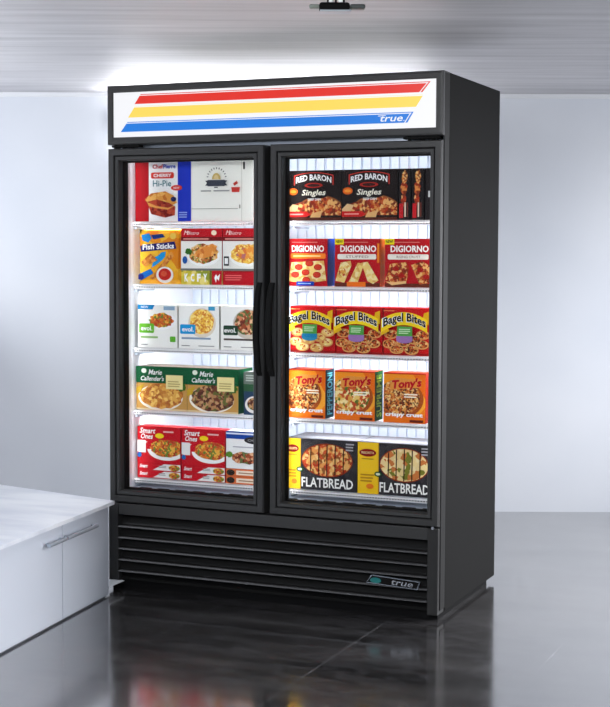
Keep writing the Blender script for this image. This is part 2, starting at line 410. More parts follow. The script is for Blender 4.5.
# lit stripes, each a slanted band with a pale pinstripe inside its border
bands = [('r', .122, .149, 1.296, 1.326, 1.906, 1.943), ('y', .093, .120, 1.272, 1.297, 1.855, 1.893), ('b', .060, .090, 1.240, 1.263, 1.800, 1.838)]
for c, xa, xb, xc, xd, za, zb in bands:
    b = MB(); flat(b, [(xa, za), (xc, za), (xd, zb), (xb, zb)], .0050, SG[c])
    t = (xb - xa) / (zb - za)
    if c != 'y':
        g = .0045; zz = zb - .003 - g
        flat(b, [(xb - t * .006, zb - .006), (xd - .008, zb - .006), (xd - .008 - t * 0, zb - .003), (xb - t * .003, zb - .003)], .0044, SG['w'])
        flat(b, [(xc - .012, za), (xc - .008, za), (xd - .008, zb - .003), (xd - .012, zb - .003)], .0044, SG['w'])
    else:
        flat(b, [(xb, zb + .003), (xd, zb + .003), (xd + .001, zb + .005), (xb + .001, zb + .005)], .0044, sign_mat('sign_lit_cream', (255, 244, 200), .95))
    b.obj('stripe', sp)
b = MB(); pts, fs = letter_pts('true', 1.176, 1.816, .088, .020, bold=.012, shear=.35)
b.add([(x, .0040, z) for x, z in pts], fs, SG['w'])
b.add([(x, .0040, z) for x, z in ((1.128, 1.8255), (1.158, 1.8265), (1.158, 1.829), (1.128, 1.828))], [(0, 1, 2, 3)], SG['w'])
b.box(1.226, .0035, 1.806, 1.229, .004, 1.809, SG['w'])
b.obj('sign_lettering', sp)
# hinge hardware between header and doors
for x in (.022, .06, .10, 1.24, 1.29, 1.33):
    b = MB(); b.cyl((x, .03, 1.733), (x, .03, 1.756), .007, m_black, 12); b.obj('hinge_pin', fz)
b = MB(); b.box(.012, .016, 1.742, .135, .05, 1.75, m_black, .001); b.obj('hinge_plate', fz)
b = MB(); b.box(1.22, .016, 1.742, 1.36, .05, 1.75, m_black, .001); b.obj('hinge_plate', fz)
b = MB(); b.box(.02, .072, 1.735, W - .02, .076, 1.755, m_steel); b.obj('gap_strip', fz)

# doors
DZ0, DZ1 = .346, 1.736
def door(x0, x1, hx, hlabel):
    b = MB()
    b.ring(x0, DZ0, x1, DZ1, [(0, .068), (0, .006), (.004, 0), (.024, 0), (.0265, .003), (.0265, .014), (.030, .014), (.030, .006), (.032, .004), (.043, .005), (.0455, .009), (.0455, .034), (.048, .034), (.048, .068)], m_frame, True)
    dr = b.obj('door', fz)
    b = MB(); b.ring(x0, DZ0, x1, DZ1, [(.0455, .0345), (.052, .0345), (.052, .066), (.046, .066)], m_dark, True); b.obj('gasket', dr)
    b = MB(); b.ring(x0, DZ0, x1, DZ1, [(.0262, .0125), (.0303, .0125), (.0303, .0145), (.0262, .0145)], m_dark, True); b.obj('groove', dr)
    b = MB(); b.box(x0 + .048, .040, DZ0 + .048, x1 - .048, .046, DZ1 - .048, m_glass); b.obj('glass', dr)
    # bowed handle
    b = MB(); n = 20; V = []; Z0, Z1 = .87, 1.222
    for i in range(n + 1):
        t = i / n; z = Z0 + (Z1 - Z0) * t; bow = math.sin(PI * t) ** .55
        yo = -.004 - .040 * bow; yi = .002 - .030 * bow if 0 < i < n else .002
        hw = .0105 + .001 * bow
        V += [(hx - hw, yo + .004, z), (hx - hw + .004, yo, z), (hx + hw - .004, yo, z), (hx + hw, yo + .004, z), (hx + hw, yi, z), (hx - hw, yi, z)]
    Fc = [(6 * i + k, 6 * i + (k + 1) % 6, 6 * i + 6 + (k + 1) % 6, 6 * i + 6 + k) for i in range(n) for k in range(6)]
    Fc += [(5, 4, 3, 2, 1, 0), tuple(6 * n + k for k in range(6))]
    b.add(V, Fc, m_black); b.obj('handle', dr)
    return dr
door(.003, .676, .6605, 'l'); door(.701, 1.372, .7125, 'r')

# lower grille
b = MB(); b.box(-.001, .0, .024, .042, .075, .34, m_post, .003); b.obj('corner_post', fz)
b = MB(); b.box(1.331, -.0, .022, 1.372, .075, .34, m_post, .003); b.obj('corner_post', fz)
b = MB(); b.box(.042, .004, .296, 1.331, .07, .340, m_frame, .002); b.obj('upper_rail', fz)
for k in range(5):
    z = .247 - .0445 * k; b = MB()
    prof = [(.050, z + .050), (.016, z + .010), (.004, z + .006), (.000, z + .002), (.002, z - .002), (.008, z - .002), (.012, z + .003), (.020, z + .006), (.055, z + .047)]
    b.extx(prof, .042, 1.331, m_louver); b.extx([(.0015, z + .0035), (-.0012, z + .001), (-.0010, z - .0015), (.002, z - .0025)], .042, 1.331, m_lip_highlight); b.obj('louver', fz)
b = MB(); b.box(.042, .062, .035, 1.331, .078, .30, m_dark); b.obj('grille_backing', fz)
b = MB(); b.box(.042, .02, .032, 1.331, .07, .045, m_black); b.obj('bottom_rail', fz)
# badge
b = MB(); bx = [(1.098, .122), (1.118, .152), (1.306, .142), (1.296, .112)]
def shr(p, k):
    cx_ = sum(q[0] for q in p) / 4; cz_ = sum(q[1] for q in p) / 4
    return [(q[0] + (-1 if q[0] > cx_ else 1) * k, q[1] + (-1 if q[1] > cz_ else 1) * k) for q in p]
b.add([(x, -.006, z) for x, z in bx] + [(x, .004, z) for x, z in bx], [(0, 3, 2, 1), (4, 5, 6, 7)] + [(i, (i + 1) % 4, 4 + (i + 1) % 4, 4 + i) for i in range(4)], m_steel)
flat(b, shr(bx, .0022), -.0066, BK)
b.add([(1.135 + .022 * math.cos(t * PI / 8), -.0072, .133 + .0105 * math.sin(t * PI / 8)) for t in range(16)], [list(range(16))], mat('badge_teal', (20, 110, 108), .3))
pts, fs = letter_pts('true', 1.235, .130, .085, .018, bold=.01, shear=.35, slope=-.05)
b.add([(x, -.0072, z) for x, z in pts], fs, m_chrome)
tag(b.obj('badge', fz), 'slanted dark badge with silver rim and teal dot')
b = MB(); b.cyl((1.352, -.004, .343), (1.352, .02, .343), .006, m_chrome, 14); b.obj('hinge_screw', fz)
b = MB(); b.box(W - .0035, .02, .037, W + .0005, .074, TOP - .004, mat('edge_strip', (34, 34, 34), .6, spec=.1), .0015); b.obj('edge_strip', fz)
b = MB(); b.box(.0, .03, 0, W - .012, D - .07, .06, m_dark); b.obj('under_shade_block', fz)  # added dark block standing in for the shade under the freezer

# wire shelves
def shelf_mesh(x0, x1):
    b = MB(); y0, y1 = .150, D - .085
    b.cyl((x0, y0, -.0055), (x1, y0, -.0055), .0032, m_wire, 8)
    b.cyl((x0, y0 + .001, -.0150), (x1, y0 + .001, -.0150), .0020, m_wire, 8)
    b.cyl((x0, y0 + .007, -.0125), (x1, y0 + .007, -.0125), .0028, m_shade, 8)  # added dark rod, painted shade in the gaps between wires
    for yy in (.3, .45, y1): b.cyl((x0, yy, -.0055), (x1, yy, -.0055), .0028, m_wire, 6)
    for xx in (x0, x1): b.cyl((xx, y0, -.0055), (xx, y1, -.0055), .0032, m_wire, 6)
    n = int((x1 - x0) / .0112)
    for i in range(1, n):
        x = x0 + (x1 - x0) * i / n
        b.box(x - .0013, y0 - .003, -.0026, x + .0013, y1, 0, m_wire)
        b.box(x - .0016, y0 - .0045, -.018, x + .0016, y0 - .002, 0, m_wire)
    return b
SZ = [1.456, 1.206, .951, .698, .421]
clipb = MB(); clipb.box(0, .135, -.016, .012, .165, -.003, m_steel, .002)
for k, (x0, x1) in enumerate(((.032, .654), (.722, 1.342))):
    first = None
    for z in SZ:
        if first is None:
            first = shelf_mesh(x0, x1).obj('shelf', fz, loc=(0, 0, z)); o = first
        else:
            o = first.copy(); COL.objects.link(o); o.parent = fz; o.location = (0, 0, z)
        for xa in (x0, x1 - .012):
            cb = MB(); cb.box(xa, .155, -.030, xa + .012, .30, -.022, m_steel, .001); cb.obj('shelf_bracket', o)

# ================================================================== BASE CABINET + WORKTOP
ux, uy = .12, -.9928        # along the front, towards the camera
vx, vy = -.9727, .2321      # along the end, away to the left
A0 = (.0795, -.138)
def cabp(s, t): return (A0[0] + ux * s + vx * t, A0[1] + uy * s + vy * t)
cb = empty('base_cabinet', (*cabp(.6, .4), 0), 'low pale grey base cabinet with bar handles beside the freezer', 'cabinet')
def local(b, parent):
    b.v = [(x - parent.location.x, y - parent.location.y, z - parent.location.z) for x, y, z in b.v]; return b
b = MB(); b.prism([cabp(.004, .018), cabp(1.6, .018), cabp(1.6, .85), cabp(.004, .85)], 0, .362, m_cabinet); local(b, cb).obj('carcass', cb)
def front(s0, s1, h0, h1):
    b = MB(); b.prism([cabp(s0, 0), cabp(s1, 0), cabp(s1, .017), cabp(s0, .017)], .008, .360, m_cabinet)
    d = local(b, cb).obj('door', cb)
    h = MB(); z = .305
    P = [(*cabp(s, -.022), z) for s in (h0, h1)]
    h.cyl(P[0], P[1], .0075, m_handle, 12)
    for s in (h0 + .012, h1 - .012): h.cyl((*cabp(s, 0), z), (*cabp(s, -.022), z), .0055, m_handle, 10)
    local(h, cb).obj('handle', d)
front(0, .403, .14, .398); front(.407, 1.6, .412, .545)
b = MB(); b.prism([(.074, -.010), (-.02, -.02), (-.02, -.12), (.078, -.150)], .033, .036, m_white); local(b, cb).obj('kick_ledge', cb)
b = MB(); b.prism([cabp(-.008, -.030), cabp(1.62, -.026), cabp(1.62, .87), cabp(-.008, .87)], .3625, .376, m_worktop)
tag(b.obj('worktop'), 'long pale grey-white worktop lying over the low cabinet', 'worktop')

# ================================================================== CEILING FIXTURE
cf = empty('ceiling_spotlight', (1.325, -.885, CEIL), 'small black ceiling spotlight fixture on white stems above the freezer', 'ceiling light', -YAW)
b = MB(); b.cyl((0, 0, 0), (0, 0, -.012), .055, m_black, 24); b.obj('mounting_plate', cf)
for x in (-.018, .014):
    b = MB(); b.cyl((x, 0, -.012), (x, 0, -.062), .0085, m_white, 14); b.obj('stem', cf)
b = MB(); b.box(-.052, -.03, -.086, .040, .03, -.062, m_dark, .008); b.box(-.050, -.028, -.090, .044, .028, -.084, m_steel, .002); b.obj('lamp_head', cf)
for x in (-.026, -.002, .022):
    b = MB(); b.cyl((x, -.008, -.012), (x, -.008, -.064), .003, m_dark, 8); b.obj('cable', cf)
b = MB(); b.box(.040, -.018, -.080, .086, .018, -.066, mat('fixture_dark_green', (52, 60, 58), .4), .005); b.obj('end_arm', cf)
b = MB(); b.box(-.082, -.014, -.078, -.050, .014, -.066, mat('fixture_grey_green', (120, 128, 120), .4), .005); b.obj('end_arm', cf)

# ================================================================== STOCK
FY0 = .170
RED, BLUE = K(178, 20, 34), K(34, 62, 178)
GROUPS = dict(flat_food_box='flat boxes lying under the dinner boxes', dinner_box='red-topped dinner boxes on the second shelf',
    bowl_meal_box='white bowl meal boxes on the third shelf', green_dinner_box='green-topped dinner boxes on the fourth shelf',
    slim_meal_box='slim red meal boxes lying on the bottom shelf', orange_meal_box='slim orange meal boxes on the bottom shelf',
    red_meal_box='red noodle meal boxes on the bottom shelf', black_pizza_box='black pizza boxes on the right top shelf',
    upright_pizza_box='dark boxes turned spine-out on the right top shelf', red_pizza_box='red pizza boxes behind the right door',
    snack_box='red and yellow snack boxes behind the right door', orange_pizza_box='orange pizza boxes behind the right door',
    flatbread_box='black and yellow flatbread boxes on the bottom shelf')
def put(p, name, x0, z, label, cat, group=None, y=FY0, rz=0):
    o = p.obj(name, loc=(x0 + p.w / 2, y, z)); o.rotation_euler = (0, 0, rz)
    tag(o, label, cat, group or GROUPS.get(name)); return o
EPS = .0006

# --- left door, top shelf
p = Pack(.252, .243, .20, W_)
p.rect(0, 0, .245, 1, K(164, 6, 26)); p.rect(.765, 0, 1, 1, K(34, 60, 190))
p.text('Chef', .41, .895, .19, .07, K(200, 30, 50), bold=.03); p.text('Pierre', .62, .895, .22, .07, K(40, 70, 180), bold=.03)
p.rrect(.29, .70, .70, .80, K(214, 60, 44)); p.text('CHERRY', .495, .75, .32, .055, W_, bold=.03)
p.text('Hi-Pie', .49, .62, .33, .10, K(40, 110, 120), bold=.01)
p.ell(.75, .545, .10, .045, K(214, 70, 60)); p.text('NEW', .75, .545, .1, .03, W_)
p.poly([(.18, .36), (.30, .46), (.55, .49), (.70, .42), (.76, .30), (.62, .24), (.24, .30)], mottled('pie_crust_print', [(222, 150, 66), (236, 176, 92), (196, 110, 40)], 50))
p.poly([(.22, .32), (.40, .36), (.62, .30), (.73, .24), (.72, .10), (.55, .06), (.30, .12)], mottled('cherry_filling_print', [(150, 44, 30), (186, 70, 44), (120, 24, 22)], 60))
p.poly([(.22, .32), (.40, .25), (.60, .22), (.73, .26), (.60, .19), (.38, .22), (.26, .25)], K(226, 160, 84))
p.ell(.70, .36, .05, .04, K(40, 40, 90)); p.lines(.80, .05, .96, .16, 3, K(150, 170, 230))
put(p, 'pie_box', .0295, SZ[0] + EPS, 'pie box with red and blue bands and a cherry pie slice, top shelf left', 'food box')
p = Pack(.268, .243, .22, K(240, 240, 232), K(225, 225, 218))
for i in range(11):
    t = PI * (i + .5) / 11; r0, r1 = .105, .15
    cu, cv = .42 + .13 * math.cos(t), .66 + .13 * 1.1 * math.sin(t) + .03; dx, dy = .02 * math.cos(t), .022 * math.sin(t)
    p.poly([(cu - dy * .35, cv + dx * .35), (cu + dy * .35, cv - dx * .35), (cu + 1.4 * dx + dy * .35, cv + 1.4 * dy - dx * .35), (cu + 1.4 * dx - dy * .35, cv + 1.4 * dy + dx * .35)], K(90, 90, 96))
p.ell(.42, .67, .07, .10, K(206, 178, 110), 0, PI); p.ell(.42, .67, .04, .07, K(226, 204, 150), 0, PI)
p.poly([(.24, .57), (.60, .57), (.57, .61), (.60, .65), (.24, .65), (.27, .61)], K(56, 62, 72))
p.rect(.28, .56, .56, .66, K(70, 76, 86)); p.rect(.17, .475, .34, .495, K(150, 150, 150)); p.rect(.38, .475, .64, .495, K(150, 150, 150)); p.rect(.39, .53, .45, .55, K(120, 120, 120))
p.poly([(.68, .46), (.80, .46), (.81, .54), (.67, .54)], K(200, 64, 56)); p.poly([(.72, .56), (.78, .60), (.76, .64), (.70, .60)], K(190, 70, 60))
p.rect(.02, .195, .78, .202, K(120, 120, 110)); p.rect(.80, .2, .82, .26, K(150, 150, 140)); p.rect(.84, 0, .846, 1, K(180, 180, 170))
p.rrect(.865, .82, .895, .94, K(70, 70, 66), .012)
put(p, 'freezer_carton', .283, SZ[0] + EPS, 'plain white carton with a sunburst crest over a dark ribbon, top shelf', 'food box')

# --- left door, second shelf: bag
def bag(w_, h_, dd):
    p = Pack(w_, h_, dd, BAGC, body=False); n, m = 14, 14; V = []
    for side in (0, 1):
        for j in range(m + 1):
            for i in range(n + 1):
                a, c = i / n * 2 - 1, j / m * 2 - 1
                k = max(0, (1 - a ** 6)) ** .5 * max(0, (1 - c ** 6)) ** .5
                y = dd / 2 - k * dd / 2 if side == 0 else dd / 2 + k * dd / 2
                V.append((a * w_ / 2 * (1 - .03 * (1 - c * c) * (1 - k)), y, (c + 1) / 2 * h_))
    Fc = []; o = (n + 1) * (m + 1)
    for j in range(m):
        for i in range(n):
            q = j * (n + 1) + i
            Fc.append((q, q + 1, q + n + 2, q + n + 1)); Fc.append((o + q, o + q + n + 1, o + q + n + 2, o + q + 1))
    p.add(V, Fc, BAGC)
    bm = bmesh.new(); vv = [bm.verts.new(c) for c in p.v]
    for f in p.f: bm.faces.new([vv[i] for i in f])
    bmesh.ops.remove_doubles(bm, verts=bm.verts[:], dist=1e-5); bm.verts.index_update()
    p.v, p.f, p.mi = [], [], []
    p.add([q.co for q in bm.verts], [[q.index for q in f.verts] for f in bm.faces], BAGC); bm.free(); return p
p = bag(.204, .218, .06)
p.poly([(.13, .90), (.30, .93), (.36, .84), (.28, .76), (.15, .80)], K(30, 130, 200))
p.poly([(.34, .90), (.60, .92), (.66, .86), (.40, .82)], K(30, 60, 130))
p.poly([(.10, .70), (.86, .76), (.90, .66), (.12, .60)], K(44, 34, 90))
p.poly([(.11, .59), (.14, .72), (.87, .78), (.91, .65)], K(40, 40, 110))
p.text('Fish Sticks', .51, .69, .70, .10, W_, bold=.03, slope=.04)
p.poly([(.58, .58), (.68, .60), (.66, .50), (.60, .44), (.44, .34), (.36, .30), (.40, .42), (.34, .46), (.50, .52)], K(30, 150, 214))
p.poly([(.08, .18), (.34, .28), (.40, .20), (.12, .06)], K(20, 110, 190))
p.poly([(.32, .10), (.42, .08), (.86, .52), (.80, .60)], mottled('breaded_stick_print', [(214, 130, 50), (230, 156, 70), (190, 104, 36)], 90))
p.poly([(.12, .40), (.22, .32), (.50, .44), (.34, .56)], MATS['breaded_stick_print'])
p.ell(.66, .17, .19, .15, K(240, 232, 225)); p.ell(.66, .18, .14, .11, K(196, 44, 36)); p.ell(.64, .19, .07, .05, K(214, 90, 60))
p.rrect(.07, .08, .19, .18, K(24, 40, 120)); p.ell(.85, .88, .07, .06, K(236, 200, 90))
put(p, 'fish_bag', .0305, SZ[1] + EPS, 'golden orange bag of breaded fish with a blue fish shape, second shelf', 'food bag')
FH = .055
def flatbox(w_, h_, base): return Pack(w_, h_, .17, base)
p = flatbox(.182, FH, mottled('yellow_print', [(228, 206, 80), (206, 190, 60), (240, 224, 130), (150, 160, 50)], 50))
for i, ch in enumerate('KCFY'): p.text(ch, .13 + i * .155, .5, .09, .58, W_, bold=.05)
p.rect(.70, 0, .76, 1, K(120, 110, 50)); p.rect(.76, 0, 1, 1, K(190, 26, 40)); p.poly([(.82, .5), (.86, .75), (.9, .6), (.96, .8), (.93, .3), (.88, .45), (.86, .15)], W_)
put(p, 'flat_food_box', .236, SZ[1] + EPS, 'flat yellow and red box lying on the second shelf, right of the orange bag', 'food box')
p = flatbox(.18, FH, K(186, 24, 40)); p.lines(.06, .3, .5, .75, 3, K(226, 110, 110)); p.rect(0, .93, 1, 1, K(150, 20, 30))
put(p, 'flat_food_box', .421, SZ[1] + EPS, 'flat plain red box lying on the second shelf by the door handle', 'food box')
def dinner(food1, food2, seed):
    p = Pack(.181, .166, .12, K(190, 26, 40)); p.rect(0, .0, 1, .70, K(238, 236, 230)); p.rect(0, .70, 1, .80, K(120, 26, 32)); p.lines(.06, .72, .80, .78, 1, K(220, 150, 140))
    p.text('Bistro', .30, .89, .28, .08, K(250, 220, 215), shear=.3); p.text('M', .12, .90, .08, .1, K(250, 220, 215), shear=.3)
    p.rect(0, 0, 1, .05, K(120, 120, 116))
    p.ell(.56, .36, .40, .26, K(250, 250, 248)); p.ell(.56, .40, .36, .23, food1, wob=.08); p.poly([(.30, .35), (.45, .52), (.78, .64), (.90, .58), (.80, .36), (.55, .28)], food2)
    return p
p = dinner(STEW, mottled('roast_chicken_print', [(224, 140, 60), (238, 170, 90), (206, 110, 40)], 60), 1)
p.ell(.82, .895, .065, .06, K(246, 226, 200)); p.ell(.11, .25, .06, .09, K(40, 90, 160)); p.ell(.2, .45, .08, .08, K(60, 110, 40), wob=.2)
put(p, 'dinner_box', .236, SZ[1] + FH + 2 * EPS, 'red-topped chicken dinner box standing right of the orange bag', 'food box')
p = dinner(MAC, mottled('shrimp_pasta_print', [(236, 150, 60), (244, 190, 90), (190, 110, 110), (226, 120, 50)], 60), 2)
p.rect(.04, .12, .16, .34, K(30, 30, 30)); p.rect(.06, .16, .14, .30, W_)
put(p, 'dinner_box', .421, SZ[1] + FH + 2 * EPS, 'red-topped pasta dinner box with a black square mark, by the door handle', 'food box')

# --- left door, third shelf: white bowls boxes
for x0, lc, fc, kind, lab in ((.039, (106, 178, 50), STIR, 0, 'white box with green logo square and blue corner tag, third shelf'),
                              (.225, (30, 150, 210), MAC, 1, 'white box with blue logo square and macaroni bowl, third shelf'),
                              (.412, (44, 74, 56), MEAT, 2, 'white box with dark green logo square, third shelf by the handle')):
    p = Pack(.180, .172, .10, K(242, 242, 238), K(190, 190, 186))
    if kind == 0: p.ell(.62, .62, .36, .20, K(250, 250, 250)); p.ell(.60, .64, .30, .17, fc, wob=.12); p.poly([(0, .89), (.38, .89), (.43, 1), (0, 1)], K(20, 130, 190)); p.text('NEW', .18, .945, .18, .05, W_); p.rect(.66, .88, .94, .97, K(150, 180, 205)); p.rrect(.82, .14, .96, .27, K(96, 176, 50), .02)
    if kind == 1: p.ell(.58, .60, .34, .34, K(226, 214, 196)); p.ell(.58, .63, .30, .29, fc, wob=.04); p.rect(.74, .89, .90, .98, K(70, 160, 200))
    if kind == 2: p.ell(.66, .60, .36, .34, K(206, 196, 184)); p.ell(.66, .63, .31, .29, fc, wob=.06)
    p.rrect(.04 if kind < 2 else .07, .34, .42, .56, K(*lc), .03); p.text('evol.', .235, .45, .29, .11, W_, bold=.02)
    p.rect(.08, .22, .52 if kind == 0 else .80, .265, K(150, 186, 120) if kind == 0 else K(140, 160, 180) if kind == 1 else K(90, 80, 76)); p.lines(.08, .05, .3, .09, 1, K(140, 140, 140))
    if kind: p.lines(.5, .05, .9, .09, 1, K(150, 150, 150))
    put(p, 'bowl_meal_box', x0, SZ[2] + EPS, lab, 'food box')

# --- left door, fourth shelf
GRN = K(20, 92, 56)
def green_box(food, w_):
    p = Pack(w_, .176, .13, GRN, top=K(96, 88, 80))
    p.rect(0, 0, 1, .62, K(196, 150, 84)); p.rect(0, .0, 1, .04, K(222, 200, 160))
    p.ell(.48, .30, .44, .30, K(238, 230, 216)); p.ell(.50, .33, .42, .29, food, wob=.07)
    p.poly([(0, .50), (.16, .60), (.10, .40), (0, .36)], K(196, 160, 50)); p.ell(.90, .56, .09, .10, K(70, 110, 40), wob=.2)
    p.rect(0, .64, 1, 1, GRN)
    p.ell(.16, .90, .05, .055, K(222, 230, 214)); p.text('Marie', .38, .875, .26, .12, W_, bold=.01, shear=.25); p.text("Callender's", .32, .73, .46, .11, W_, bold=.01, shear=.25)
    p.rect(.60, .50, .93, .82, K(236, 222, 160)); p.lines(.64, .54, .90, .70, 3, K(190, 170, 110)); return p
put(green_box(POT, .231), 'green_dinner_box', .0305, SZ[3] + EPS, 'green-topped dinner box with golden chicken, leftmost on fourth shelf', 'food box')
put(green_box(BEEF, .226), 'green_dinner_box', .263, SZ[3] + EPS, 'green-topped dinner box with dark beef and mushrooms, middle of fourth shelf', 'food box')
p = Pack(.11, .168, .13, K(46, 70, 96), top=K(140, 140, 140)); p.rect(0, .55, 1, 1, K(52, 92, 62)); p.rect(0, .72, .5, 1, K(110, 120, 112)); p.ell(.42, .24, .36, .20, K(226, 224, 222)); p.ell(.45, .26, .30, .15, BEEF); p.lines(.1, .78, .8, .95, 3, K(180, 190, 180))
put(p, 'narrow_dinner_box', .512, SZ[3] + EPS, 'dark blue and green box partly hidden by the handle, fourth shelf', 'food box')

# --- left door, bottom shelf
SR = K(200, 22, 40)
def smart_flat(w_):
    p = Pack(w_, .030, .17, SR); p.poly([(.36, .1), (.62, .95), (1, .95), (1, .08)], K(240, 238, 236)); p.ell(.86, .5, .13, .42, STIR); p.text('Smart', .14, .6, .18, .5, W_, bold=.02, shear=.3); p.lines(.5, .4, .68, .8, 2, K(150, 150, 150)); return p
def smart(w_):
    p = Pack(w_, .148, .07, SR, top=K(170, 30, 40))
    p.poly([(0, .42), (.10, .46), (.24, .58), (0, .62)], K(236, 232, 230)); p.rect(0, .28, .2, .62, K(236, 232, 230))
    p.poly([(0, 0), (0, .30), (.22, .22), (.5, .10), (.9, .08), (1, .1), (1, 0)], SR)
    p.ell(.68, .38, .44, .29, K(248, 246, 244), PI, 2 * PI); p.ell(.69, .43, .38, .24, STIR, wob=.06); p.poly([(1, .3), (1, .64), (1.0, .64), (.99, .3)], SR)
    p.text('Smart', .24, .89, .36, .15, W_, bold=.015, shear=.25); p.text('Ones', .22, .735, .28, .14, W_, bold=.015, shear=.25)
    p.ell(.53, .76, .10, .07, K(250, 214, 40)); p.ell(.06, .22, .05, .07, K(40, 100, 170)); p.lines(.62, .84, .90, .92, 1, K(240, 190, 190)); return p
for x0, w_, wh in ((.034, .197, 'leftmost'), (.237, .192, 'middle')):
    for k in range(2):
        put(smart_flat(w_), 'slim_meal_box', x0, SZ[4] + EPS + k * .0306, 'slim red meal box lying flat under the %s red noodle box, %s of its two' % (wh, ('lower', 'upper')[k]), 'food box')
    put(smart(w_), 'red_meal_box', x0, SZ[4] + EPS + .0612, 'red box with a plate of noodles, %s of the bottom shelf row' % wh, 'food box')
for k in range(2):
    p = Pack(.16, .029, .17, K(226, 120, 70)); p.rect(.28, .2, 1, .82, K(244, 226, 206)); p.ell(.13, .5, .11, .42, K(54, 44, 40)); p.lines(.35, .35, .8, .65, 1, K(170, 130, 100))
    put(p, 'orange_meal_box', .435, SZ[4] + EPS + k * .0306, 'slim orange and cream box under the blue-topped box, %s of its two' % ('lower', 'upper')[k], 'food box')
p = Pack(.16, .148, .07, K(240, 240, 240)); p.rect(0, .80, 1, 1, K(28, 74, 160)); p.rect(0, .92, 1, .96, K(220, 226, 240)); p.ell(.80, .78, .30, .10, K(52, 50, 54)); p.text('CHOICE', .80, .78, .4, .06, K(180, 180, 180)); p.ell(.55, .30, .42, .16, MEAT, wob=.12); p.ell(.1, .38, .10, .08, K(96, 140, 50), wob=.2); p.lines(.2, .56, .8, .62, 1, K(180, 180, 190))
put(p, 'blue_meal_box', .435, SZ[4] + EPS + .0612, 'white box with blue top band and dark oval, bottom shelf by handles', 'food box')

# --- right door, top shelf
def black_pizza(w_):
    p = Pack(w_, .190, .09, K(34, 24, 24), K(24, 20, 20))
    p.ell(.62, .10, .48, .40, K(150, 90, 50), .0, PI); p.ell(.62, .10, .46, .37, PIZZA, .0, PI); p.ell(.30, .22, .24, .14, PIZZA, wob=.1)
    p.poly([(.02, .06), (.16, .18), (.22, .30), (.10, .33), (0, .22)], K(226, 190, 140)); p.poly([(.40, .0), (.62, .06), (.66, .20), (.46, .14)], K(226, 178, 120))
    p.rect(0, 0, 1, .06, K(90, 44, 30))
    p.poly([(.0, .07), (.36, .07), (.44, .12), (.36, .18), (.0, .18)], K(206, 36, 36)); p.lines(.05, .10, .32, .15, 1, K(240, 160, 150))
    p.ell(.5, .62, .34, .20, K(34, 26, 26), PI, 2 * PI); p.ell(.11, .58, .09, .07, K(226, 104, 30)); p.ell(.11, .58, .06, .03, K(240, 160, 60))
    n = 14; up = [(.13 + .74 * i / n, .90 + .06 * (1 - (2 * i / n - 1) ** 2)) for i in range(n + 1)]
    dn = [(.13 + .74 * i / n, .70 + .06 * (1 - (2 * i / n - 1) ** 2)) for i in range(n + 1)][::-1]
    p.poly(up + dn, K(200, 60, 50)); g = .02
    up = [(.15 + .70 * i / n, .885 + .06 * (1 - (2 * i / n - 1) ** 2)) for i in range(n + 1)]
    dn = [(.15 + .70 * i / n, .70 + .06 * (1 - (2 * i / n - 1) ** 2)) for i in range(n + 1)][::-1]
    p.poly(up + dn, K(40, 26, 26))
    p.text('RED BARON', .5, .80, .66, .12, W_, bold=.03, arc=.06)
    p.ell(.5, .70, .17, .05, K(170, 44, 36)); p.ell(.5, .70, .12, .03, K(60, 30, 28))
    p.text('Singles', .49, .54, .44, .15, K(246, 240, 224), bold=.02, shear=.25); p.text('DEEP DISH', .52, .42, .24, .045, W_, bold=.02); return p
put(black_pizza(.221), 'black_pizza_box', .699, SZ[0] + EPS, 'black pizza box with arched white lettering, leftmost on right top shelf', 'food box')
put(black_pizza(.221), 'black_pizza_box', .924, SZ[0] + EPS, 'black pizza box with arched white lettering, beside the turned dark boxes', 'food box')
for i, x0 in enumerate((1.150, 1.202, 1.254)):
    p = Pack(.048, .190, .20, K(38, 32, 34)); p.rect(.94, 0, 1, 1, K(14, 12, 12)); 
    if i < 2:
        p.ell(.45, .62, .26, .14, PIZZA, wob=.2); p.ell(.50, .84, .22, .13, CRUMB, wob=.2); p.ell(.42, .40, .20, .12, PIZZA, wob=.2); p.rect(.08, .04, .40, .32, K(196, 36, 44)); p.rect(.5, .06, .62, .34, K(220, 200, 180)); p.rect(.7, .06, .8, .34, K(120, 60, 50))
    else: p.rect(.25, .44, .45, .56, K(190, 190, 190))
    put(p, 'upright_pizza_box', x0, SZ[0] + EPS, ('dark box turned spine-out, right of the second black pizza box', 'dark box turned spine-out, second from the right door edge', 'plain dark spine-out box at the right edge of the top shelf')[i], 'food box', )

